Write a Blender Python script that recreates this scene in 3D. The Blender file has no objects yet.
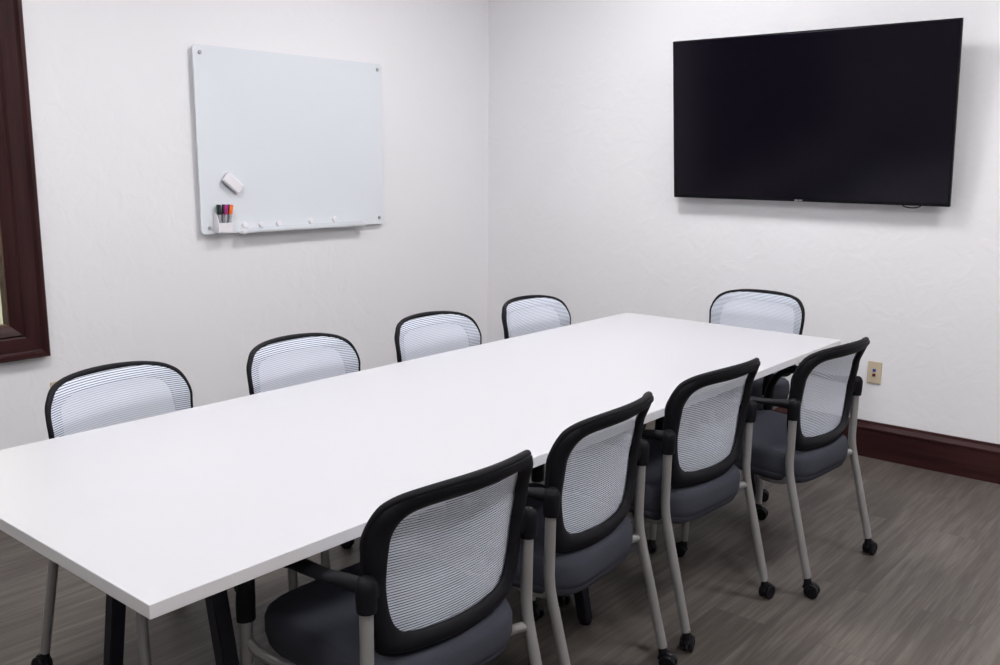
import bpy, bmesh, math, random
from mathutils import Vector, Matrix, Euler
R = math.radians
random.seed(7)
scene = bpy.context.scene
COL = scene.collection

# ------------------------------------------------------------------ materials
def nmat(name):
    m = bpy.data.materials.new(name); m.use_nodes = True
    nt = m.node_tree
    return m, nt, nt.nodes['Principled BSDF']

def bump(nt, b, scale, strength, dist=.002, detail=4, coord='Object'):
    tc = nt.nodes.new('ShaderNodeTexCoord'); n = nt.nodes.new('ShaderNodeTexNoise')
    n.inputs['Scale'].default_value = scale; n.inputs['Detail'].default_value = detail
    bp = nt.nodes.new('ShaderNodeBump'); bp.inputs['Strength'].default_value = strength
    bp.inputs['Distance'].default_value = dist
    nt.links.new(tc.outputs[coord], n.inputs['Vector']); nt.links.new(n.outputs[0], bp.inputs['Height'])
    nt.links.new(bp.outputs[0], b.inputs['Normal'])
    return n

def simple(name, col, rough=.5, metal=0., spec=.5, bscale=0, bstr=.2, bdist=.001, var=0.):
    m, nt, b = nmat(name)
    b.inputs['Base Color'].default_value = (*col, 1); b.inputs['Roughness'].default_value = rough
    b.inputs['Metallic'].default_value = metal; b.inputs['Specular IOR Level'].default_value = spec
    if bscale:
        n = bump(nt, b, bscale, bstr, bdist)
        if var:
            mx = nt.nodes.new('ShaderNodeMix'); mx.data_type = 'RGBA'
            mx.inputs[6].default_value = (*[c*(1-var) for c in col], 1)
            mx.inputs[7].default_value = (*[min(1, c*(1+var)) for c in col], 1)
            nt.links.new(n.outputs[0], mx.inputs[0]); nt.links.new(mx.outputs[2], b.inputs['Base Color'])
    return m

def wall_paint():
    m, nt, b = nmat('textured_white_paint')
    b.inputs['Base Color'].default_value = (.875, .868, .886, 1); b.inputs['Roughness'].default_value = .62
    b.inputs['Specular IOR Level'].default_value = .25
    tc = nt.nodes.new('ShaderNodeTexCoord')
    n1 = nt.nodes.new('ShaderNodeTexNoise'); n1.inputs['Scale'].default_value = 9; n1.inputs['Detail'].default_value = 3
    n1.inputs['Distortion'].default_value = 1.2
    rp = nt.nodes.new('ShaderNodeValToRGB'); rp.color_ramp.elements[0].position = .44; rp.color_ramp.elements[1].position = .6
    n2 = nt.nodes.new('ShaderNodeTexNoise'); n2.inputs['Scale'].default_value = 60; n2.inputs['Detail'].default_value = 2
    ad = nt.nodes.new('ShaderNodeMath'); ad.operation = 'MULTIPLY_ADD'; ad.inputs[1].default_value = .25
    bp = nt.nodes.new('ShaderNodeBump'); bp.inputs['Strength'].default_value = .2; bp.inputs['Distance'].default_value = .003
    L = nt.links.new
    L(tc.outputs['Object'], n1.inputs['Vector']); L(tc.outputs['Object'], n2.inputs['Vector'])
    L(n1.outputs[0], rp.inputs[0]); L(n2.outputs[0], ad.inputs[0]); L(rp.outputs[0], ad.inputs[2])
    L(ad.outputs[0], bp.inputs['Height']); L(bp.outputs[0], b.inputs['Normal'])
    return m

def floor_planks():
    m, nt, b = nmat('grey_brown_wood_planks')
    L = nt.links.new
    tc = nt.nodes.new('ShaderNodeTexCoord')
    mp = nt.nodes.new('ShaderNodeMapping'); mp.inputs['Location'].default_value = (.37, .06, 0)
    br = nt.nodes.new('ShaderNodeTexBrick')
    br.inputs['Color1'].default_value = (0, 0, 0, 1); br.inputs['Color2'].default_value = (1, 1, 1, 1)
    br.inputs['Mortar'].default_value = (.5, .5, .5, 1)
    br.inputs['Scale'].default_value = 1; br.inputs['Mortar Size'].default_value = .0008
    br.inputs['Mortar Smooth'].default_value = .1
    br.inputs['Brick Width'].default_value = 1.22; br.inputs['Row Height'].default_value = .182
    br.offset = .37; br.offset_frequency = 2
    L(tc.outputs['Object'], mp.inputs['Vector']); L(mp.outputs[0], br.inputs['Vector'])
    # grain stretched along the boards, shifted per plank
    sc = nt.nodes.new('ShaderNodeVectorMath'); sc.operation = 'MULTIPLY'; sc.inputs[1].default_value = (1.6, 26, 1)
    L(tc.outputs['Object'], sc.inputs[0])
    off = nt.nodes.new('ShaderNodeVectorMath'); off.operation = 'MULTIPLY_ADD'
    off.inputs[1].default_value = (7, 13, 5)
    L(br.outputs['Color'], off.inputs[0]); L(sc.outputs[0], off.inputs[2])
    g1 = nt.nodes.new('ShaderNodeTexNoise'); g1.inputs['Scale'].default_value = 1.3; g1.inputs['Detail'].default_value = 7
    g1.inputs['Roughness'].default_value = .65; g1.inputs['Distortion'].default_value = .5
    L(off.outputs[0], g1.inputs['Vector'])
    sc2 = nt.nodes.new('ShaderNodeVectorMath'); sc2.operation = 'MULTIPLY'; sc2.inputs[1].default_value = (5, 130, 1)
    L(tc.outputs['Object'], sc2.inputs[0])
    g2 = nt.nodes.new('ShaderNodeTexNoise'); g2.inputs['Scale'].default_value = 1; g2.inputs['Detail'].default_value = 4
    L(sc2.outputs[0], g2.inputs['Vector'])
    a = nt.nodes.new('ShaderNodeMath'); a.operation = 'MULTIPLY_ADD'; a.inputs[1].default_value = .4
    L(g2.outputs[0], a.inputs[0]); L(g1.outputs[0], a.inputs[2])
    a2 = nt.nodes.new('ShaderNodeMath'); a2.operation = 'MULTIPLY_ADD'; a2.inputs[1].default_value = .16
    L(br.outputs['Color'], a2.inputs[0]); L(a.outputs[0], a2.inputs[2])
    rp = nt.nodes.new('ShaderNodeValToRGB')
    e = rp.color_ramp.elements
    e[0].position = .42; e[0].color = (.053, .044, .0365, 1)
    e[1].position = 1.0; e[1].color = (.152, .134, .117, 1)
    k = e.new(.72); k.color = (.088, .075, .065, 1)
    L(a2.outputs[0], rp.inputs[0])
    mx = nt.nodes.new('ShaderNodeMix'); mx.data_type = 'RGBA'; mx.inputs[7].default_value = (.060, .051, .045, 1)
    L(br.outputs['Fac'], mx.inputs[0]); L(rp.outputs[0], mx.inputs[6]); L(mx.outputs[2], b.inputs['Base Color'])
    b.inputs['Roughness'].default_value = .5; b.inputs['Specular IOR Level'].default_value = .3
    bp = nt.nodes.new('ShaderNodeBump'); bp.inputs['Strength'].default_value = .15; bp.inputs['Distance'].default_value = .001
    L(a.outputs[0], bp.inputs['Height']); L(bp.outputs[0], b.inputs['Normal'])
    return m

def dark_wood(name, stretch, ca=(.022, .0062, .0068), cb=(.052, .017, .017)):
    m, nt, b = nmat(name); L = nt.links.new
    tc = nt.nodes.new('ShaderNodeTexCoord')
    sc = nt.nodes.new('ShaderNodeVectorMath'); sc.operation = 'MULTIPLY'; sc.inputs[1].default_value = stretch
    n = nt.nodes.new('ShaderNodeTexNoise'); n.inputs['Scale'].default_value = 1; n.inputs['Detail'].default_value = 6
    n.inputs['Distortion'].default_value = .6
    rp = nt.nodes.new('ShaderNodeValToRGB'); rp.color_ramp.elements[0].color = (*ca, 1); rp.color_ramp.elements[1].color = (*cb, 1)
    rp.color_ramp.elements[0].position = .3; rp.color_ramp.elements[1].position = .75
    L(tc.outputs['Object'], sc.inputs[0]); L(sc.outputs[0], n.inputs['Vector']); L(n.outputs[0], rp.inputs[0])
    L(rp.outputs[0], b.inputs['Base Color']); b.inputs['Roughness'].default_value = .38
    b.inputs['Specular IOR Level'].default_value = .22
    return m

def chair_mesh():
    # woven back: light horizontal threads with open gaps between them
    m, nt, b = nmat('woven_back_mesh'); L = nt.links.new
    nt.nodes.remove(b)
    out = nt.nodes['Material Output']
    tc = nt.nodes.new('ShaderNodeTexCoord'); sx = nt.nodes.new('ShaderNodeSeparateXYZ')
    L(tc.outputs['Object'], sx.inputs[0])
    def stripes(sock, pitch, cov):
        d = nt.nodes.new('ShaderNodeMath'); d.operation = 'DIVIDE'; d.inputs[1].default_value = pitch
        f = nt.nodes.new('ShaderNodeMath'); f.operation = 'FRACT'
        g = nt.nodes.new('ShaderNodeMath'); g.operation = 'LESS_THAN'; g.inputs[1].default_value = cov
        L(sock, d.inputs[0]); L(d.outputs[0], f.inputs[0]); L(f.outputs[0], g.inputs[0]); return g.outputs[0]
    h = stripes(sx.outputs['Z'], .0062, MESH_COV)
    df = nt.nodes.new('ShaderNodeBsdfDiffuse'); df.inputs[0].default_value = (.69, .735, .83, 1)
    tl = nt.nodes.new('ShaderNodeBsdfTranslucent'); tl.inputs[0].default_value = (.66, .68, .76, 1)
    m1 = nt.nodes.new('ShaderNodeMixShader'); m1.inputs[0].default_value = .08
    L(df.outputs[0], m1.inputs[1]); L(tl.outputs[0], m1.inputs[2])
    tr = nt.nodes.new('ShaderNodeBsdfTransparent')
    dk = nt.nodes.new('ShaderNodeBsdfDiffuse'); dk.inputs[0].default_value = (.05, .05, .06, 1)   # dark tone mixed into the see-through gaps
    gp = nt.nodes.new('ShaderNodeMixShader'); gp.inputs[0].default_value = .38
    L(tr.outputs[0], gp.inputs[1]); L(dk.outputs[0], gp.inputs[2])
    m2 = nt.nodes.new('ShaderNodeMixShader'); L(h, m2.inputs[0]); L(gp.outputs[0], m2.inputs[1]); L(m1.outputs[0], m2.inputs[2])
    L(m2.outputs[0], out.inputs['Surface'])
    return m

def emit(name, col, s):
    m, nt, b = nmat(name)
    b.inputs['Base Color'].default_value = (.8, .8, .8, 1)
    b.inputs['Emission Color'].default_value = (*col, 1); b.inputs['Emission Strength'].default_value = s
    return m

def glass_pane():
    m, nt, b = nmat('window_glass'); L = nt.links.new
    nt.nodes.remove(b); out = nt.nodes['Material Output']
    g = nt.nodes.new('ShaderNodeBsdfGlossy'); g.inputs['Roughness'].default_value = .02
    t = nt.nodes.new('ShaderNodeBsdfTransparent'); t.inputs[0].default_value = (.93, .96, .94, 1)
    f = nt.nodes.new('ShaderNodeFresnel'); f.inputs[0].default_value = 1.45
    mx = nt.nodes.new('ShaderNodeMixShader'); L(f.outputs[0], mx.inputs[0]); L(t.outputs[0], mx.inputs[1]); L(g.outputs[0], mx.inputs[2])
    L(mx.outputs[0], out.inputs['Surface']); return m

MESH_COV = .73
LIGHT = 41.0
M = dict(
    wall=wall_paint(), floor=floor_planks(),
    ceil=simple('ceiling_white', (.86, .85, .86), .8, spec=.2, bscale=40, bstr=.2),
    woodx=dark_wood('dark_stained_wood', (2, 40, 40)),
    woody=dark_wood('dark_stained_wood_side', (40, 2, 40)),
    woodz=dark_wood('dark_stained_wood_upright', (40, 40, 2)),
    jamb=dark_wood('brown_jamb_wood', (40, 40, 2), (.08, .045, .030), (.15, .09, .065)),
    white_lam=simple('white_laminate', (.575, .573, .595), .38, spec=.4, bscale=300, bstr=.03),
    edge=simple('white_edge_band', (.74, .725, .73), .5, bscale=200, bstr=.05),
    black_metal=simple('black_powder_coat', (.010, .010, .016), .55, spec=.25, bscale=400, bstr=.1),
    plastic=simple('black_plastic', (.0060, .0057, .0080), .58, spec=.16, bscale=500, bstr=.12),
    caster=simple('black_caster_plastic', (.005, .0045, .007), .4, spec=.25, bscale=300, bstr=.1),
    silver=simple('silver_grey_paint', (.30, .29, .285), .42, metal=.25, bscale=300, bstr=.06),
    fabric=simple('charcoal_seat_fabric', (.056, .059, .074), .95, spec=.1, bscale=700, bstr=.5, bdist=.002, var=.35),
    mesh=chair_mesh(),
    screen=simple('dark_screen_glass', (.004, .003, .007), .16, spec=.22, bscale=5, bstr=.0),
    bezel=simple('black_bezel', (.004, .004, .006), .5, spec=.15, bscale=200, bstr=.05),
    chrome=simple('brushed_steel', (.55, .55, .56), .3, metal=.9, bscale=200, bstr=.05),
    board=simple('white_glass_board', (.775, .81, .85), .12, spec=.35, bscale=3, bstr=.0),
    board_edge=simple('board_polished_edge', (.84, .88, .88), .25, bscale=50, bstr=.02),
    white_pl=simple('white_plastic', (.86, .84, .87), .4, bscale=200, bstr=.05),
    clear_pl=simple('clear_tray_plastic', (.72, .74, .77), .2, bscale=200, bstr=.03),
    felt=simple('dark_felt', (.10, .11, .11), .95, bscale=400, bstr=.4),
    almond=simple('almond_plastic', (.60, .51, .37), .4, bscale=200, bstr=.04),
    blue=simple('blue_jack', (.012, .05, .30), .4, bscale=200, bstr=.05),
    red=simple('dark_red_jack', (.10, .012, .012), .4, bscale=200, bstr=.05),
    glass=glass_pane(),
    hall=simple('cream_hall_paint', (.74, .72, .62), .7, bscale=30, bstr=.1),
    lamp=emit('lit_diffuser', (1.0, .985, 1.0), LIGHT),
    hall_lamp=emit('lit_hall_diffuser', (1.0, .96, .88), 90.0),
)
for nm, c in (('m_black', (.006, .006, .008)), ('m_green', (.01, .16, .10)), ('m_purple', (.045, .012, .05)),
              ('m_magenta', (.42, .03, .20)), ('m_blue', (.04, .03, .22)), ('m_orange', (.95, .17, .01))):
    M[nm] = simple(nm.replace('m_', 'marker_') + '_plastic', c, .4, bscale=200, bstr=.03)
M['m_body'] = simple('marker_barrel_grey', (.42, .43, .47), .35, bscale=300, bstr=.05)

# ------------------------------------------------------------------ helpers
def link_mesh(name, bm, m, parent=None, smooth=True, angle=28):
    bmesh.ops.recalc_face_normals(bm, faces=bm.faces)
    me = bpy.data.meshes.new(name); bm.to_mesh(me); bm.free()
    ms = m if isinstance(m, (list, tuple)) else [m]
    for x in ms: me.materials.append(x)
    if smooth:
        for p in me.polygons: p.use_smooth = True
        try: me.set_sharp_from_angle(angle=R(angle))
        except Exception: pass
    o = bpy.data.objects.new(name, me); COL.objects.link(o)
    if parent: o.parent = parent
    return o

def tag(o, label, cat, group=None, kind=None):
    o['label'] = label; o['category'] = cat
    if group: o['group'] = group
    if kind: o['kind'] = kind
    return o

def thing(name, label, cat, loc=(0, 0, 0), rz=0, group=None):
    o = bpy.data.objects.new(name, None); COL.objects.link(o)
    o.empty_display_size = .1
    o.location = loc; o.rotation_euler = (0, 0, rz)
    return tag(o, label, cat, group)

def struct(name, bm, m, parent=None, smooth=False):
    o = link_mesh(name, bm, m, parent, smooth)
    o['kind'] = 'structure'
    return o

def box(bm, lo, hi, bevel=0, seg=2, mi=0):
    lo = Vector(lo); hi = Vector(hi)
    r = bmesh.ops.create_cube(bm, size=1)
    vs = r['verts']
    for v in vs:
        v.co = Vector([(lo[i] + hi[i]) / 2 + v.co[i] * (hi[i] - lo[i]) for i in range(3)])
    fs = set(f for v in vs for f in v.link_faces)
    for f in fs: f.material_index = mi
    if bevel:
        es = list(set(e for v in vs for e in v.link_edges))
        r = bmesh.ops.bevel(bm, geom=es, offset=bevel, segments=seg, affect='EDGES', profile=.5)
        for f in r['faces']: f.material_index = mi
    return bm

def catmull(pts, n=8, closed=False):
    pts = [Vector(p) for p in pts]; out = []; N = len(pts)
    rng = range(N) if closed else range(N - 1)
    for i in rng:
        if closed: p0, p1, p2, p3 = pts[(i-1) % N], pts[i], pts[(i+1) % N], pts[(i+2) % N]
        else: p0, p1, p2, p3 = pts[max(i-1, 0)], pts[i], pts[i+1], pts[min(i+2, N-1)]
        for k in range(n):
            t = k / n
            out.append(.5 * ((2*p1) + (p2-p0)*t + (2*p0-5*p1+4*p2-p3)*t*t + (3*p1-p0-3*p2+p3)*t**3))
    if not closed: out.append(pts[-1].copy())
    return out

def sweep(bm, path, rad, seg=12, closed=False, flat=None, caps=True, up=None):
    """tube along a path; rad may be a list; flat=(a,b) scale of the section along its two axes (may be lists)"""
    N = len(path); rings = []
    prevn = None
    for i, p in enumerate(path):
        a = path[(i-1) % N] if (closed or i > 0) else path[i]
        b = path[(i+1) % N] if (closed or i < N-1) else path[i]
        t = (b - a).normalized()
        if up is not None: n = (Vector(up) - t * t.dot(Vector(up))).normalized()
        elif prevn is None:
            n = t.orthogonal().normalized()
        else:
            n = (prevn - t * t.dot(prevn)).normalized()
        prevn = n; c = t.cross(n)
        r = rad[i] if isinstance(rad, (list, tuple)) else rad
        fa, fb = (1, 1)
        if flat: fa, fb = (flat[i] if isinstance(flat, list) else flat)
        ring = [bm.verts.new(p + n * (math.cos(2*math.pi*k/seg) * r * fa) + c * (math.sin(2*math.pi*k/seg) * r * fb)) for k in range(seg)]
        rings.append(ring)
    for i in range(N if closed else N-1):
        A, B = rings[i], rings[(i+1) % N]
        for k in range(seg):
            bm.faces.new((A[k], A[(k+1) % seg], B[(k+1) % seg], B[k]))
    if caps and not closed:
        bm.faces.new(rings[0][::-1]); bm.faces.new(rings[-1])
    return bm

def lathe(bm, prof, seg=24, mat=None):
    """profile of (r, z); closed at ends where r == 0"""
    rings = []
    for r, z in prof:
        if r < 1e-6: rings.append([bm.verts.new((0, 0, z))])
        else: rings.append([bm.verts.new((r*math.cos(2*math.pi*k/seg), r*math.sin(2*math.pi*k/seg), z)) for k in range(seg)])
    vs = [v for g in rings for v in g]
    for A, B in zip(rings, rings[1:]):
        for k in range(seg):
            q = []
            for v in (A[k % len(A)], A[(k+1) % seg % len(A)], B[(k+1) % seg % len(B)], B[k % len(B)]):
                if v not in q: q.append(v)
            if len(q) > 2: bm.faces.new(q)
    if mat is not None:
        for v in vs: v.co = mat @ v.co
    return bm

def prism(bm, poly, axis, a, b, mi=0):
    """extrude a 2D polygon along axis (0,1,2) from a to b; poly in the other two axes in order"""
    def P(q, t):
        c = [0, 0, 0]; o = [i for i in range(3) if i != axis]
        c[o[0]], c[o[1]] = q; c[axis] = t; return bm.verts.new(c)
    A = [P(q, a) for q in poly]; B = [P(q, b) for q in poly]; n = len(poly)
    f = [bm.faces.new(A), bm.faces.new(B[::-1])]
    for i in range(n): f.append(bm.faces.new((A[i], B[i], B[(i+1) % n], A[(i+1) % n])))
    for x in f: x.material_index = mi
    return bm

# ------------------------------------------------------------------ the room
RX0, RY0, CH = -8.6, -6.4, 3.05
WX0, WX1, WZ0, WZ1 = -6.2, -3.127, .780, 2.28         # opening of the interior window
T, TL = .12, .045
bm = bmesh.new(); box(bm, (RX0, RY0, -.08), (0, 0, 0)); struct('floor', bm, M['floor'])
bm = bmesh.new(); box(bm, (RX0, RY0, CH), (0, 0, CH + .08)); struct('ceiling', bm, M['ceil'])
bm = bmesh.new(); box(bm, (0, RY0 - T, -.08), (T, TL, CH + .08)); struct('wall_back', bm, M['wall'])
bm = bmesh.new()

box(bm, (RX0, 0, -.08), (WX0, TL, CH + .08)); box(bm, (WX1, 0, -.08), (0, TL, CH + .08))
box(bm, (WX0, 0, -.08), (WX1, TL, WZ0)); box(bm, (WX0, 0, WZ1), (WX1, TL, CH + .08))
struct('wall_left', bm, M['wall'])
bm = bmesh.new(); box(bm, (RX0, RY0 - T, -.08), (0, RY0, CH + .08)); struct('wall_right', bm, M['wall'])
bm = bmesh.new(); box(bm, (RX0 - T, RY0 - T, -.08), (RX0, TL, CH + .08)); struct('wall_front', bm, M['wall'])

bprof = [(0, 0), (.019, 0), (.019, .142), (.023, .147), (.023, .156), (.019, .163), (.013, .176), (.011, .189), (0, .189)]
bm = bmesh.new(); prism(bm, [(-x, z) for x, z in bprof], 1, RY0, 0); struct('baseboard_back', bm, M['woody'])
bm = bmesh.new(); prism(bm, [(-x, z) for x, z in bprof], 0, RX0, -.019); struct('baseboard_left', bm, M['woodx'])
bm = bmesh.new(); prism(bm, [(RY0 + x, z) for x, z in bprof], 0, RX0, -.019); struct('baseboard_right', bm, M['woodx'])

# interior window: mitred moulded casing, jamb lining, pane
def casing():
    prof = [(0, 0), (0, -.040), (.006, -.046), (.020, -.046), (.028, -.036), (.034, -.032), (.092, -.026),
            (.100, -.020), (.108, -.026), (.122, -.020), (.138, -.012), (.150, -.004), (.150, 0)]   # (in from outer edge, y)
    w = .146; prof = [(d*w/.15, y) for d, y in prof]
    corners = [(WX0 - w, WZ0 - w, 1, 1), (WX1 + w, WZ0 - w, -1, 1), (WX1 + w, WZ1 + w, -1, -1), (WX0 - w, WZ1 + w, 1, -1)]
    b = bmesh.new(); rings = []
    for x, z, sx, sz in corners:
        rings.append([b.verts.new((x + sx*d, y, z + sz*d)) for d, y in prof])
    for i in range(4):
        A, B = rings[i], rings[(i+1) % 4]
        for k in range(len(prof)-1):
            f = b.faces.new((A[k], A[k+1], B[k+1], B[k])); f.material_index = 0 if i % 2 else 1
    return b
win = link_mesh('window_1', casing(), [M['woodz'], M['woodx']], None, True, 20); win['kind'] = 'structure'
bm = bmesh.new(); j = .006
box(bm, (WX0, -.002, WZ0), (WX1, TL, WZ0 + j)); box(bm, (WX0, -.002, WZ1 - j), (WX1, TL, WZ1))
box(bm, (WX0, -.002, WZ0 + j), (WX0 + j, TL, WZ1 - j)); box(bm, (WX1 - j, -.002, WZ0 + j), (WX1, TL, WZ1 - j))
link_mesh('jamb', bm, M['jamb'], win, False)
bm = bmesh.new(); box(bm, (WX0 + j, .034, WZ0 + j), (WX1 - j, .040, WZ1 - j)); link_mesh('window_pane', bm, M['glass'], win, False)

# hallway beyond the window
HY = 1.7
bm = bmesh.new(); box(bm, (RX0 - T, HY, -.08), (T, HY + T, CH + .08)); struct('wall_hall', bm, M['hall'])
bm = bmesh.new(); box(bm, (0, TL, -.08), (T, HY, CH + .08)); struct('wall_hall_end', bm, M['hall'])
bm = bmesh.new(); box(bm, (RX0 - T, TL, -.08), (RX0, HY, CH + .08)); struct('wall_hall_far', bm, M['hall'])
bm = bmesh.new(); box(bm, (RX0, TL, -.08), (0, HY, 0)); struct('floor_hall', bm, M['floor'])
bm = bmesh.new(); box(bm, (RX0, TL, CH), (0, HY, CH + .08)); struct('ceiling_hall', bm, M['ceil'])

# recessed ceiling lights, some added to brighten the walls
def troffer(x, y, lx, ly, label, lamp='lamp', group='ceiling troffers'):
    t = thing('ceiling_light', label, 'ceiling light', (x, y, CH), 0, group)
    b = bmesh.new(); f = .03
    for lo, hi in (((-lx/2, -ly/2), (lx/2, -ly/2 + f)), ((-lx/2, ly/2 - f), (lx/2, ly/2)),
                   ((-lx/2, -ly/2 + f), (-lx/2 + f, ly/2 - f)), ((lx/2 - f, -ly/2 + f), (lx/2, ly/2 - f))):
        box(b, (*lo, -.018), (*hi, 0))
    link_mesh('light_frame', b, M['white_pl'], t, False)
    b = bmesh.new(); box(b, (-lx/2 + f, -ly/2 + f, -.012), (lx/2 - f, ly/2 - f, -.004))
    link_mesh('diffuser', b, M[lamp], t, False)
    return t
troffer(-1.40, -1.70, .6, .6, 'white square ceiling light nearest the television corner')
troffer(-3.70, -1.70, .6, .6, 'white square ceiling light above the near end of the table')
troffer(-3.70, -4.40, .6, .6, 'white square ceiling light over the open floor behind the camera side')
troffer(-1.35, -4.10, .6, .6, 'added white square fill light over the floor beside the television wall')  # unseen lamp added to lift the television wall
troffer(-6.20, -3.10, .6, .6, 'added white square fill light over the floor farthest from the television')  # added out of view for more light on the walls facing the camera
troffer(-2.3, 1.15, .9, .4, 'small warm ceiling light in the hallway beyond the window', 'hall_lamp', 'hallway lights')

# ------------------------------------------------------------------ table
TX0, TX1, TY0, TY1, TZ, TT = -4.029, -.791, -2.7099, -1.619, .74, .0276
tcx, tcy = (TX0+TX1)/2, (TY0+TY1)/2
table = thing('conference_table', 'long white laminate conference table on black splayed legs', 'table', (tcx, tcy, 0))
hx, hy = (TX1-TX0)/2, (TY1-TY0)/2
bm = bmesh.new(); box(bm, (-hx, -hy, TZ-TT), (hx, hy, TZ), .0015, 2)
for f in bm.faces:
    if f.normal.z < .9 if f.normal.length else False: f.material_index = 1
bm.normal_update()
for f in bm.faces: f.material_index = 0 if f.normal.z > .9 else 1
link_mesh('tabletop', bm, [M['white_lam'], M['edge']], table, False)
bm = bmesh.new()
for s in (-1, 1): box(bm, (-hx + .30, s*.10 - .02, TZ-TT-.05), (hx - .30, s*.10 + .02, TZ-TT), .003)
link_mesh('support_beam', bm, M['black_metal'], table, False)
for lx in (-1.300, -.009, 1.28):
    bm = bmesh.new(); box(bm, (lx - .021, -.235, TZ-TT-.042), (lx + .021, .235, TZ-TT-.0005), .003)
    link_mesh('crossbar', bm, M['black_metal'], table, False)
    for s in (-1, 1):
        bm = bmesh.new(); h = .019
        pts = []
        for z, y in ((.012, s*.324 - .031), (TZ-TT-.04, s*.186 - .031)):
            pts.append([bm.verts.new((lx + a*h, y + b*h, z)) for a, b in ((-1, -1), (1, -1), (1, 1), (-1, 1))])
        for k in range(4): bm.faces.new((pts[0][k], pts[0][(k+1) % 4], pts[1][(k+1) % 4], pts[1][k]))
        bm.faces.new(pts[0][::-1]); bm.faces.new(pts[1])
        bmesh.ops.bevel(bm, geom=list(bm.edges), offset=.003, segments=2, affect='EDGES')
        leg = link_mesh('leg', bm, M['black_metal'], table, False)
        bm = bmesh.new(); lathe(bm, [(0, 0), (.019, 0), (.021, .004), (.021, .010), (.010, .014), (0, .014)], 16, Matrix.Translation((lx, s*.325 - .031, 0)))
        link_mesh('foot', bm, M['caster'], leg)

# ------------------------------------------------------------------ chair
OUT = [(0, .869), (.08, .867), (.145, .861), (.196, .848), (.229, .820), (.244, .774), (.242, .72), (.235, .65), (.226, .58),
       (.210, .525), (.178, .498), (.10, .489), (0, .487)]
INN = [(0, .825), (.09, .824), (.146, .819), (.175, .806), (.188, .783), (.194, .74), (.194, .69), (.190, .63), (.180, .582),
       (.165, .553), (.140, .537), (.08, .530), (0, .528)]
def half_to_loop(h, n=6):
    full = h + [(-x, z) for x, z in h[-2:0:-1]]
    return catmull([(x, 0, z) for x, z in full], n, True)
YC = [(.44, -.158), (.49, -.161), (.57, -.168), (.65, -.173), (.75, -.188), (.83, -.216), (.87, -.243), (.93, -.28)]
def yback(x, z):
    for (a, ya), (b, yb) in zip(YC, YC[1:]):
        if z <= b:
            t = max(0, (z-a)/(b-a)); t = t*t*(3-2*t)*.35 + t*.65; y = ya + (yb-ya)*t; break
    else: y = YC[-1][1]
    return y + (.055 + .012*max(0, min(1, (z-.74)/.11)))*(x/.25)**2

def chair_backframe():
    b = bmesh.new()
    lo, li = half_to_loop(OUT), half_to_loop(INN)
    N = len(lo); loops = []
    # across the band: front outer, rear outer, rear crown, rear inner, front inner
    for t, d in ((.06, .002), (0, -.004), (.05, -.014), (.3, -.021), (.6, -.021), (.92, -.013), (1, -.007), (.97, -.001)):
        ring = []
        for i in range(N):
            x = lo[i].x + (li[i].x-lo[i].x)*t; z = lo[i].z + (li[i].z-lo[i].z)*t
            top = max(0, (lo[i].z - .79)/.078)
            dd = d*(1 + .25*top)
            sl = .22*(x/.25)                       # band normal turns outward at the sides
            ring.append(b.verts.new((x + (-dd)*sl*1.6, yback(x, z) + dd, z)))
        loops.append(ring)
    K = len(loops)
    for k in range(K):
        A, B = loops[k], loops[(k+1) % K]
        for i in range(N): b.faces.new((A[i], A[(i+1) % N], B[(i+1) % N], B[i]))
    # rolled rim
    rim = [Vector((p.x, yback(p.x, p.z) - .004, p.z)) for p in lo]
    rr = [.0075 + .0025*max(0, (p.z - .79)/.078) for p in lo]
    sweep(b, rim, rr, 10, True)
    return b

def chair_panel():
    b = bmesh.new(); lo = half_to_loop(OUT, 10)
    zs = [.493 + (.863-.493)*(k/44) for k in range(45)]
    right = sorted([(p.z, p.x) for p in lo if p.x >= 0])
    def hw(z):
        best = 0
        for (z0, x0), (z1, x1) in zip(right, right[1:]):
            if z0 <= z <= z1 and z1 > z0: best = max(best, x0 + (x1-x0)*(z-z0)/(z1-z0))
        return max(best - .004, .01)
    rows = []
    for z in zs:
        w = hw(z)
        rows.append([b.verts.new((w*(2*k/20-1), yback(w*(2*k/20-1), z) + .0035, z)) for k in range(21)])
    for A, B in zip(rows, rows[1:]):
        for k in range(20): b.faces.new((A[k], A[k+1], B[k+1], B[k]))
    return b

def chair_seat():
    """rounded cushion with a waterfall front"""
    b = bmesh.new(); rings = []
    NL = 48
    def plan(k, s):
        a = 2*math.pi*k/NL; c, sn = math.cos(a), math.sin(a)
        e = .42
        x = .232*s*math.copysign(abs(c)**e, c); y = .236*s*math.copysign(abs(sn)**e, sn)
        x *= 1 + .07*(y/.236)
        return x, y
    def dish(x, y):
        z = -.012*(1-(x/.24)**2)*(1-(y/.23)**2)
        z += .012*y/.225
        if y > .10: z -= .022*((y-.10)/.13)**2
        if y < -.12: z -= .004*((-.12-y)/.10)**2
        return z
    lev = [(.02, .492), (.35, .492), (.65, .494), (.84, .497), (.93, .495), (.975, .486), (1.0, .468), (1.0, .432), (.985, .414), (.965, .409)]
    for s, z in lev:
        rings.append([b.verts.new((plan(k, s)[0], .046 + plan(k, s)[1], z + dish(*plan(k, s)))) for k in range(NL)])
    for A, B in zip(rings, rings[1:]):
        for k in range(NL): b.faces.new((A[k], A[(k+1) % NL], B[(k+1) % NL], B[k]))
    b.faces.new(rings[0]); b.faces.new(rings[-1][::-1])
    return b

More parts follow.
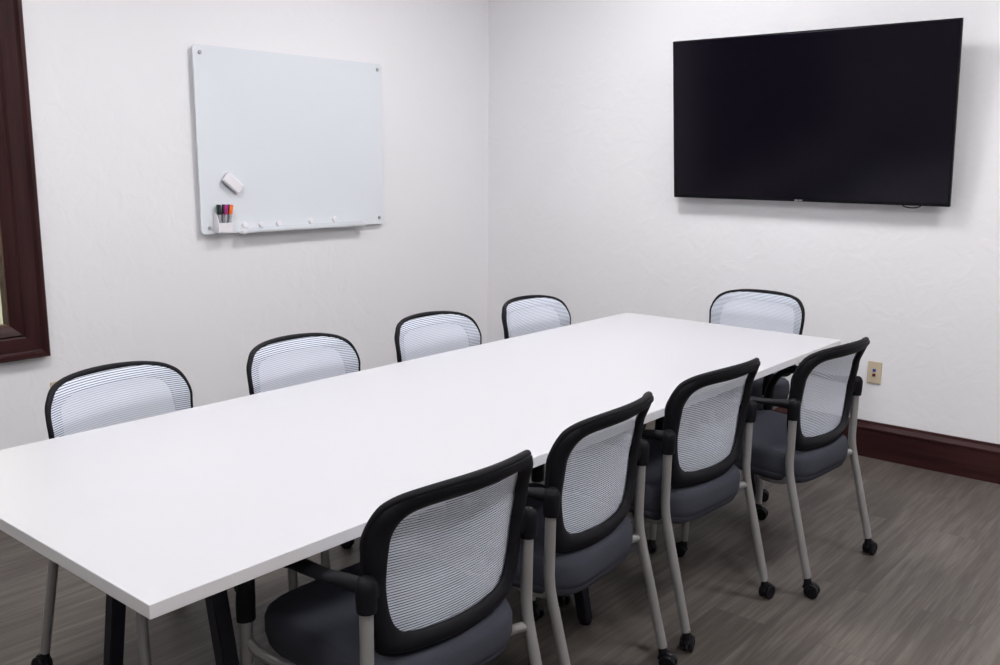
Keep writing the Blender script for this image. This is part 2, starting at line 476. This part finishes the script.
def chair_shell():
    b = bmesh.new(); rings = []; NL = 48
    def plan(k, s):
        a = 2*math.pi*k/NL; c, sn = math.cos(a), math.sin(a); e = .42
        x = .232*s*math.copysign(abs(c)**e, c); y = .236*s*math.copysign(abs(sn)**e, sn)
        return x*(1+.07*(y/.236)), y
    for s, z in ((.97, .412), (.98, .405), (.95, .388), (.88, .376), (.7, .369), (.3, .366), (.02, .366)):
        def dz(x, y): return .012*y/.225 - (.022*((y-.10)/.13)**2 if y > .10 else 0)*(1 if s > .9 else .5)
        rings.append([b.verts.new((plan(k, s)[0], .046 + plan(k, s)[1], z + dz(*plan(k, s)))) for k in range(NL)])
    for A, B in zip(rings, rings[1:]):
        for k in range(NL): b.faces.new((A[k], A[(k+1) % NL], B[(k+1) % NL], B[k]))
    b.faces.new(rings[-1]); b.faces.new(rings[0][::-1])
    return b

def caster_bm():
    b = bmesh.new()
    # origin at the stem top; floor is .072 below
    H = .072
    for s in (-1, 1):
        m = Matrix.Translation((s*.0125, .016, -H + .0255)) @ Matrix.Rotation(R(90)*s, 4, 'Y')
        lathe(b, [(0, -.007), (.023, -.007), (.0255, -.004), (.0255, .004), (.022, .0075), (.014, .0085), (.013, .0065), (0, .0065)], 24, m)
    lathe(b, [(0, .004), (.011, .004), (.0115, -.006), (.014, -.012), (.014, -.026), (0, -.030)], 16)
    # hood over the wheels
    pts = [Vector((0, -.012, -.040)), Vector((0, -.006, -.026)), Vector((0, .008, -.019)), Vector((0, .024, -.022)), Vector((0, .036, -.034))]
    sweep(b, catmull(pts, 4), .0055, 10, flat=(1, 1.9), up=(0, 0, 1))
    return b

def chair_arm(s):
    b = bmesh.new()
    xr, xf = s*.252, s*.278
    # sleeve with a domed elbow over the top of the rear post
    lathe(b, [(0, .696), (.010, .6945), (.0175, .689), (.0220, .679), (.0226, .668), (.0218, .650), (.0205, .626), (.0198, .622), (0, .622)], 20,
          Matrix.Translation((s*.250, -.152, 0)))
    # block that joins the back frame
    pts = catmull([(s*.252, -.150, .672), (s*.240, -.148, .665), (s*.214, -.138, .655)], 4)
    sweep(b, pts, .024, 12, flat=(1.25, .66), up=(0, 0, 1))
    # pad: thick where it leaves the elbow, a thin broad paddle at the front
    pts = catmull([(xr, -.160, .673), (xr + s*.003, -.11, .673), (xr + s*.010, -.04, .669), (xr + s*.018, .04, .672), (xr + s*.024, .11, .680), (xr + s*.025, .168, .684)], 6)
    n = len(pts)
    fl = []
    for i in range(n):
        t = i/(n-1)
        w = 1.35 + .75*max(0, min(1, (t-.25)/.5))
        if t > .9: w *= 1 - .55*((t-.9)/.1)**2
        th = 1.5 - 1.0*min(1, (t/.6))**.8
        fl.append((th, w))
    sweep(b, pts, .0135, 16, flat=fl, up=(0, 0, 1))
    # strap curving up from the front post to the underside of the pad, with its sleeve
    pts = catmull([(xf, .226, .485), (xf, .224, .54), (xf, .213, .595), (xf, .180, .643), (xf, .125, .668), (xf, .06, .672)], 6)
    n = len(pts)
    rr = [.0195 if i/(n-1) < .2 else .0195 - .006*min(1, (i/(n-1)-.2)/.3) for i in range(n)]
    sweep(b, pts, rr, 14, flat=(1, 1.15), up=(0, 1, .3))
    return b

def rear_leg(s):
    b = bmesh.new()
    pts = [Vector((s*.25, -.245, .068)), Vector((s*.25, -.163, .385))]
    pts += catmull([(s*.25, -.163, .385), (s*.25, -.154, .425), (s*.25, -.150, .465)], 5)[1:]
    pts += [Vector((s*.25, -.151, .63))]
    sweep(b, pts, .0142, 16, up=(1, 0, 0)); return b

def front_leg(s):
    b = bmesh.new()
    sweep(b, [Vector((s*.281, .243, .068)), Vector((s*.278, .226, .50))], .0142, 16, up=(1, 0, 0)); return b

def chair_rail():
    """bent tube running from the rear posts in under the seat"""
    b = bmesh.new()
    pts = catmull([(-.25, -.158, .397), (-.224, -.142, .394), (-.200, -.118, .382), (-.182, -.085, .366), (-.16, .0, .358), (-.06, .04, .357), (0, .045, .355)], 6)
    pts += [Vector((-p.x, p.y, p.z)) for p in pts[-2::-1]]
    sweep(b, pts, .0125, 12, up=(0, .3, 1))
    # front carriers, from the front posts to the seat pan
    for s in (-1, 1):
        p = catmull([(s*.279, .228, .44), (s*.262, .20, .405), (s*.22, .16, .378), (s*.12, .10, .361), (0, .045, .355)], 5)
        sweep(b, p, .0115, 10, up=(0, .3, 1))
    return b

G_CH = 'mesh back armchairs around the conference table'
def make_chair():
    t = thing('conference_chair', '', 'chair', (0, 0, 0), 0, G_CH)
    seat = link_mesh('seat', chair_seat(), M['fabric'], t, True, 60)
    link_mesh('seat_shell', chair_shell(), M['fabric'], seat, True, 60)
    bf = link_mesh('backrest', chair_backframe(), M['plastic'], t, True, 60); bf['label'] = 'black plastic back frame'
    mp = link_mesh('back_mesh', chair_panel(), M['mesh'], bf); mp['label'] = 'pale grey woven mesh panel'
    for s in (-1, 1):
        link_mesh('armrest', chair_arm(s), M['plastic'], t, True, 50)
        for leg, p in ((rear_leg(s), (s*.25, -.247, .072)), (front_leg(s), (s*.281, .2435, .072))):
            l = link_mesh('leg', leg, M['silver'], t)
            c = link_mesh('caster', caster_bm(), M['caster'], l); c.location = p
            c['label'] = 'black twin-wheel caster'
    link_mesh('seat_rail', chair_rail(), M['silver'], t)
    return t

def copy_tree(o, parent=None):
    c = o.copy(); COL.objects.link(c)
    if parent: c.parent = parent
    for ch in list(o.children): copy_tree(ch, c)
    return c

FRONT = 'mesh-backed armchair on the near side seen from behind, '
BACK = 'mesh-backed armchair on the far side facing the viewer, '
spots = [
    (-3.394, -2.688, -1.0, FRONT + 'nearest the viewer and the table corner'),
    (-2.768, -2.632, 5.0, FRONT + 'second from the viewer'),
    (-2.105, -2.632, -3.4, FRONT + 'third from the viewer'),
    (-1.482, -2.771, -4.5, FRONT + 'farthest, in front of the wall plate'),
    (-3.420, -1.690, 190.0, BACK + 'leftmost, below the dark window frame'),
    (-2.771, -1.708, 183.0, BACK + 'second from the left'),
    (-2.095, -1.708, 182.0, BACK + 'third from the left'),
    (-1.452, -1.712, 182.0, BACK + 'rightmost, closest to the room corner'),
    (-.715, -2.200, 86.0, 'mesh-backed armchair alone at the far table end, below the television'),
]
proto = make_chair()
CAST = random.Random(3)
# swivel of the casters that show clearly: direction of the wheel axle in the room
SWIVEL = {(3, 'rear', 'r'): 258, (3, 'rear', 'l'): 190, (2, 'rear', 'r'): 262, (2, 'rear', 'l'): 285, (1, 'rear', 'r'): 195}
for i, (x, y, a, lab) in enumerate(spots):
    c = proto if i == 0 else copy_tree(proto)
    c.location = (x, y, 0); c.rotation_euler = (0, 0, R(a)); c['label'] = lab
    for l in c.children:
        if l.name.startswith('leg'):
            for w in l.children:
                key = (i, 'rear' if w.location.y < 0 else 'front', 'l' if w.location.x < 0 else 'r')
                ang = SWIVEL.get(key, None)
                w.rotation_euler = (0, 0, R(CAST.choice((0, 180)) + CAST.uniform(-22, 22) - a) if ang is None else R(ang - a))

# ------------------------------------------------------------------ television
vy0, vy1, vz0, vz1 = -2.9125, -1.4562, 1.296, 2.133
vw, vh = vy1 - vy0, math.hypot(vz1 - vz0, .0816)
tilt = math.atan2(.0816, vz1 - vz0)
tv = thing('television', 'large black flat-screen television, switched off, mounted on the back wall', 'television', (-.08, (vy0+vy1)/2, vz0))
def tilted(b):
    # local frame: x = depth away from the viewer, y = width, z = height from the lower edge
    bmesh.ops.transform(b, matrix=Matrix.Rotation(-tilt, 4, 'Y'), verts=b.verts); return b
bm = bmesh.new(); box(bm, (0, -vw/2, 0), (.022, vw/2, vh), .003)
bmesh.ops.delete(bm, geom=[], context='FACES')
link_mesh('bezel', tilted(bm), M['bezel'], tv, False)
bm = bmesh.new(); box(bm, (-.0015, -vw/2 + .008, .014), (.004, vw/2 - .008, vh - .008), .0006)
link_mesh('screen', tilted(bm), M['screen'], tv, False)
bm = bmesh.new(); box(bm, (.021, -vw/2 + .09, .05), (.05, vw/2 - .09, vh - .12), .012)
link_mesh('back_cover', tilted(bm), M['plastic'], tv, False)
bm = bmesh.new(); box(bm, (.074, -.28, .20), (.0795, .28, .52), .001)
for s in (-1, 1):
    prism(bm, [(.03, .16), (.076, .22), (.076, .50), (-.008, .52)], 1, s*.2 - .012, s*.2 + .012)
link_mesh('wall_bracket', bm, M['black_metal'], tv, False)
bm = bmesh.new()
for a in (-.011, .011): box(bm, (-.003, a - .0095, .0035), (.0, a + .0095, .0105), .001)
lg = link_mesh('logo_badge', tilted(bm), M['chrome'], tv, False); lg['label'] = 'tiny silver badge on the lower bezel'
bm = bmesh.new()
pts = [Vector((.012, -.555 + .042*math.cos(a), .001 + .0125*math.sin(a))) for a in [math.pi + math.pi*k/16 for k in range(17)]]
sweep(bm, pts, .0028, 8)
link_mesh('sensor_loop', tilted(bm), M['bezel'], tv)

# ------------------------------------------------------------------ glass board with its things
bx0, bx1, bz0, bz1 = -2.1957, -.9768, 1.1197, 2.0289
bcx, bcz = (bx0+bx1)/2, (bz0+bz1)/2
board = thing('whiteboard', 'frameless pale glass whiteboard mounted on the left wall', 'whiteboard', (bcx, 0, bz0))
BY = -.030
def rounded_rect(x0, z0, x1, z1, r, n=6):
    out = []
    for cx, cz, a0 in ((x1-r, z1-r, 0), (x0+r, z1-r, 90), (x0+r, z0+r, 180), (x1-r, z0+r, 270)):
        out += [(cx + r*math.cos(R(a0 + 90*k/n)), cz + r*math.sin(R(a0 + 90*k/n))) for k in range(n+1)]
    return out
w2, h2 = (bx1-bx0)/2, bz1-bz0
bm = bmesh.new(); prism(bm, rounded_rect(-w2, 0, w2, h2, .02), 1, BY, BY + .006); bm.normal_update()
for f in bm.faces: f.material_index = 0 if abs(f.normal.y) > .9 else 1
link_mesh('glass_panel', bm, [M['board'], M['board_edge']], board, False)
for px, pz in ((-.566, .033), (.573, .036), (-.574, h2 - .036), (.575, h2 - .033)):
    bm = bmesh.new()
    lathe(bm, [(0, .0012), (.008, .0012), (.008, .0305), (.0095, .031), (.0095, .037), (.0075, .0395), (0, .0395)], 16,
          Matrix.Translation((px, 0, pz)) @ Matrix.Rotation(R(90), 4, 'X'))
    link_mesh('standoff_bolt', bm, M['chrome'], board)
bm = bmesh.new()
x0, x1 = -1.975 - bcx, -1.145 - bcx
prism(bm, [(BY - .0005, .022), (BY - .003, .022), (BY - .003, .004), (BY - .030, .002), (BY - .033, .010), (BY - .036, .010), (BY - .034, -.002), (BY - .0005, -.001)], 0, x0, x1)
tr = link_mesh('marker_tray', bm, M['clear_pl'], board, False); tr['label'] = 'clear narrow marker ledge along the bottom edge'
bm = bmesh.new(); box(bm, (x0 - .006, BY - .038, -.005), (x0 + .018, BY - .0005, .010), .003)
link_mesh('tray_end_cap', bm, M['white_pl'], tr, False)

# eraser
er = thing('board_eraser', 'white block eraser stuck at a slant on the whiteboard', 'eraser', (-2.020, BY - .0005, 1.371))
er.rotation_euler = (0, R(38), 0)
bm = bmesh.new(); box(bm, (-.054, -.034, -.027), (.054, -.008, .027), .006, 2); link_mesh('eraser_body', bm, M['white_pl'], er, False)
bm = bmesh.new(); box(bm, (-.049, -.0085, -.024), (.049, 0, .024), .002); link_mesh('felt_pad', bm, M['felt'], er, False)

# magnets
mag = None
names = ['leftmost, at the tray end', 'second from the left', 'third from the left, mid-board', 'fourth from the left', 'rightmost']
for i, (x, z) in enumerate(((-1.943, 1.153), (-1.839, 1.150), (-1.731, 1.152), (-1.517, 1.154), (-1.348, 1.156))):
    if mag is None:
        bm = bmesh.new()
        lathe(bm, [(0, 0), (.0145, 0), (.0155, .002), (.0155, .009), (.0145, .0115), (.011, .0125), (0, .0125)], 24, Matrix.Rotation(R(90), 4, 'X'))
        mag = o = link_mesh('round_magnet', bm, M['white_pl'])
    else:
        o = mag.copy(); COL.objects.link(o)
    o.location = (x - .006, BY - .0008 - .0028*0, z + .004)
    tag(o, 'small round white magnet on the whiteboard just above the ledge, ' + names[i], 'magnet', 'white magnets above the ledge')

# marker cup
cx0, cx1, cb = -2.127, -2.046, 1.128
cup = thing('marker_cup', 'white plastic marker cup with a scooped front on the whiteboard corner', 'cup', ((cx0+cx1)/2, BY - .0006, cb))
cw = (cx1-cx0)/2
bm = bmesh.new()
side = [(0, 0), (0, .098)] + [(-.003 - .040*math.sin(R(a)), .098 - .050*(1-math.cos(R(a)))) for a in range(0, 91, 10)] + [(-.046, .048), (-.046, 0)]
prism(bm, side, 0, -cw, -cw + .003); prism(bm, side, 0, cw - .003, cw)
box(bm, (-cw + .003, -.046, 0), (cw - .003, -.0435, .048)); box(bm, (-cw + .003, -.0025, 0), (cw - .003, 0, .098))
box(bm, (-cw + .003, -.0435, 0), (cw - .003, -.0025, .003))
link_mesh('cup_body', bm, M['white_pl'], cup, False)

# markers
def make_marker():
    b = bmesh.new()
    lathe(b, [(0, 0), (.0080, 0), (.0084, .002), (.0084, .082), (.0070, .084), (0, .084)], 16)
    body = link_mesh('dry_erase_marker', b, M['m_body'])
    b = bmesh.new()
    lathe(b, [(0, .0845), (.0092, .0845), (.0094, .087), (.0088, .129), (.0076, .1325), (0, .1325)], 16)
    cap = link_mesh('cap', b, M['m_black'], body)
    b = bmesh.new(); lathe(b, [(0, -.0004), (.0076, -.0004), (.00865, .001), (.00865, .012), (0, .0122)], 16)
    plug = link_mesh('end_plug', b, M['m_black'], body)
    return body
mk = [('m_green', -.0185, -.0125, 0, 'green-capped marker, half hidden at the left of the white cup'),
      ('m_black', -.0265, -.0330, 0, 'black-capped marker at the front left of the white cup'),
      ('m_purple', .0065, -.0125, 3, 'dark purple-capped marker between the black and magenta ones'),
      ('m_magenta', .0030, -.0330, 5, 'magenta-capped marker in the white cup, left of the orange one'),
      ('m_blue', .0255, -.0125, 8, 'deep blue-capped marker behind the magenta and orange ones'),
      ('m_orange', .0225, -.0330, 10, 'orange-capped marker leaning at the right of the white cup')]
mp = None
for mt, dx, dy, lean, lab in mk:
    if mp is None: o = mp = make_marker()
    else: o = copy_tree(mp)
    for ch in o.children:
        ch.data = ch.data.copy(); ch.data.materials[0] = M[mt]
        ch['label'] = lab.split('-')[0] + (' cap' if ch.name.startswith('cap') else ' end plug')
    o.location = ((cx0+cx1)/2 + dx, BY - .0006 + dy, cb + .0048); o.rotation_euler = (0, R(lean), 0)
    tag(o, lab, 'marker', 'dry erase markers in the white cup')

# ------------------------------------------------------------------ wall plates
def wall_plate(label, loc, rz, jacks):
    p = thing('wall_plate', label, 'wall outlet', loc, rz, 'almond wall plates')
    # local: plate in XZ, facing -Y
    b = bmesh.new(); box(b, (-.035, -.006, -.057), (.035, 0, .057), .0035, 3); link_mesh('cover_plate', b, M['almond'], p, False)
    b = bmesh.new(); prism(b, rounded_rect(-.0105, -.030, .0105, .030, .0100, 6), 1, -.0075, -.005)
    link_mesh('insert', b, M['almond'], p, False)
    if jacks:
        for z, m, n in ((.0125, 'blue', 'blue data jack'), (-.0115, 'red', 'dark red data jack')):
            b = bmesh.new(); box(b, (-.0078, -.0105, z - .0075), (.0078, -.006, z + .0075), .0012)
            o = link_mesh('jack', b, M[m], p, False); o['label'] = n
    else:
        b = bmesh.new()
        for z in (.042, -.042): lathe(b, [(0, 0), (.0035, 0), (.003, .0015), (0, .0018)], 12, Matrix.Translation((0, -.0055, z)) @ Matrix.Rotation(R(90), 4, 'X'))
        link_mesh('screw', b, M['almond'], p)
    return p
wall_plate('almond wall plate with blue and dark red jacks on the back wall', (0, -2.611, .4445), R(-90), True)
wall_plate('almond wall plate on the left wall, peeking out behind a chair top', (-2.943, 0, .450), 0, False)

# ------------------------------------------------------------------ camera
f, yaw, pitch, roll = 933.08, .6974, .1839, .0082
F = Vector((math.cos(yaw)*math.cos(pitch), math.sin(yaw)*math.cos(pitch), -math.sin(pitch)))
r_ = Vector((math.sin(yaw), -math.cos(yaw), 0)); u_ = r_.cross(F)
c_, s_ = math.cos(roll), math.sin(roll)
RR = r_*c_ + u_*s_; UU = u_*c_ - r_*s_
cd = bpy.data.cameras.new('camera'); cam = bpy.data.objects.new('camera', cd); COL.objects.link(cam)
m = Matrix((RR, UU, -F)).transposed().to_4x4(); m.translation = Vector((-4.7872, -4.1277, 1.5))
cam.matrix_world = m
cd.sensor_width = 36; cd.sensor_fit = 'HORIZONTAL'; cd.lens = f/1000*36; cd.clip_start = .05
scene.camera = cam

w = bpy.data.worlds.new('world'); scene.world = w; w.use_nodes = True
w.node_tree.nodes['Background'].inputs[0].default_value = (.02, .02, .02, 1)
vs = scene.view_settings
vs.view_transform = 'Standard'; vs.look = 'None'; vs.gamma = 1; vs.exposure = 0.0
try: vs.use_curve_mapping = False
except Exception: pass
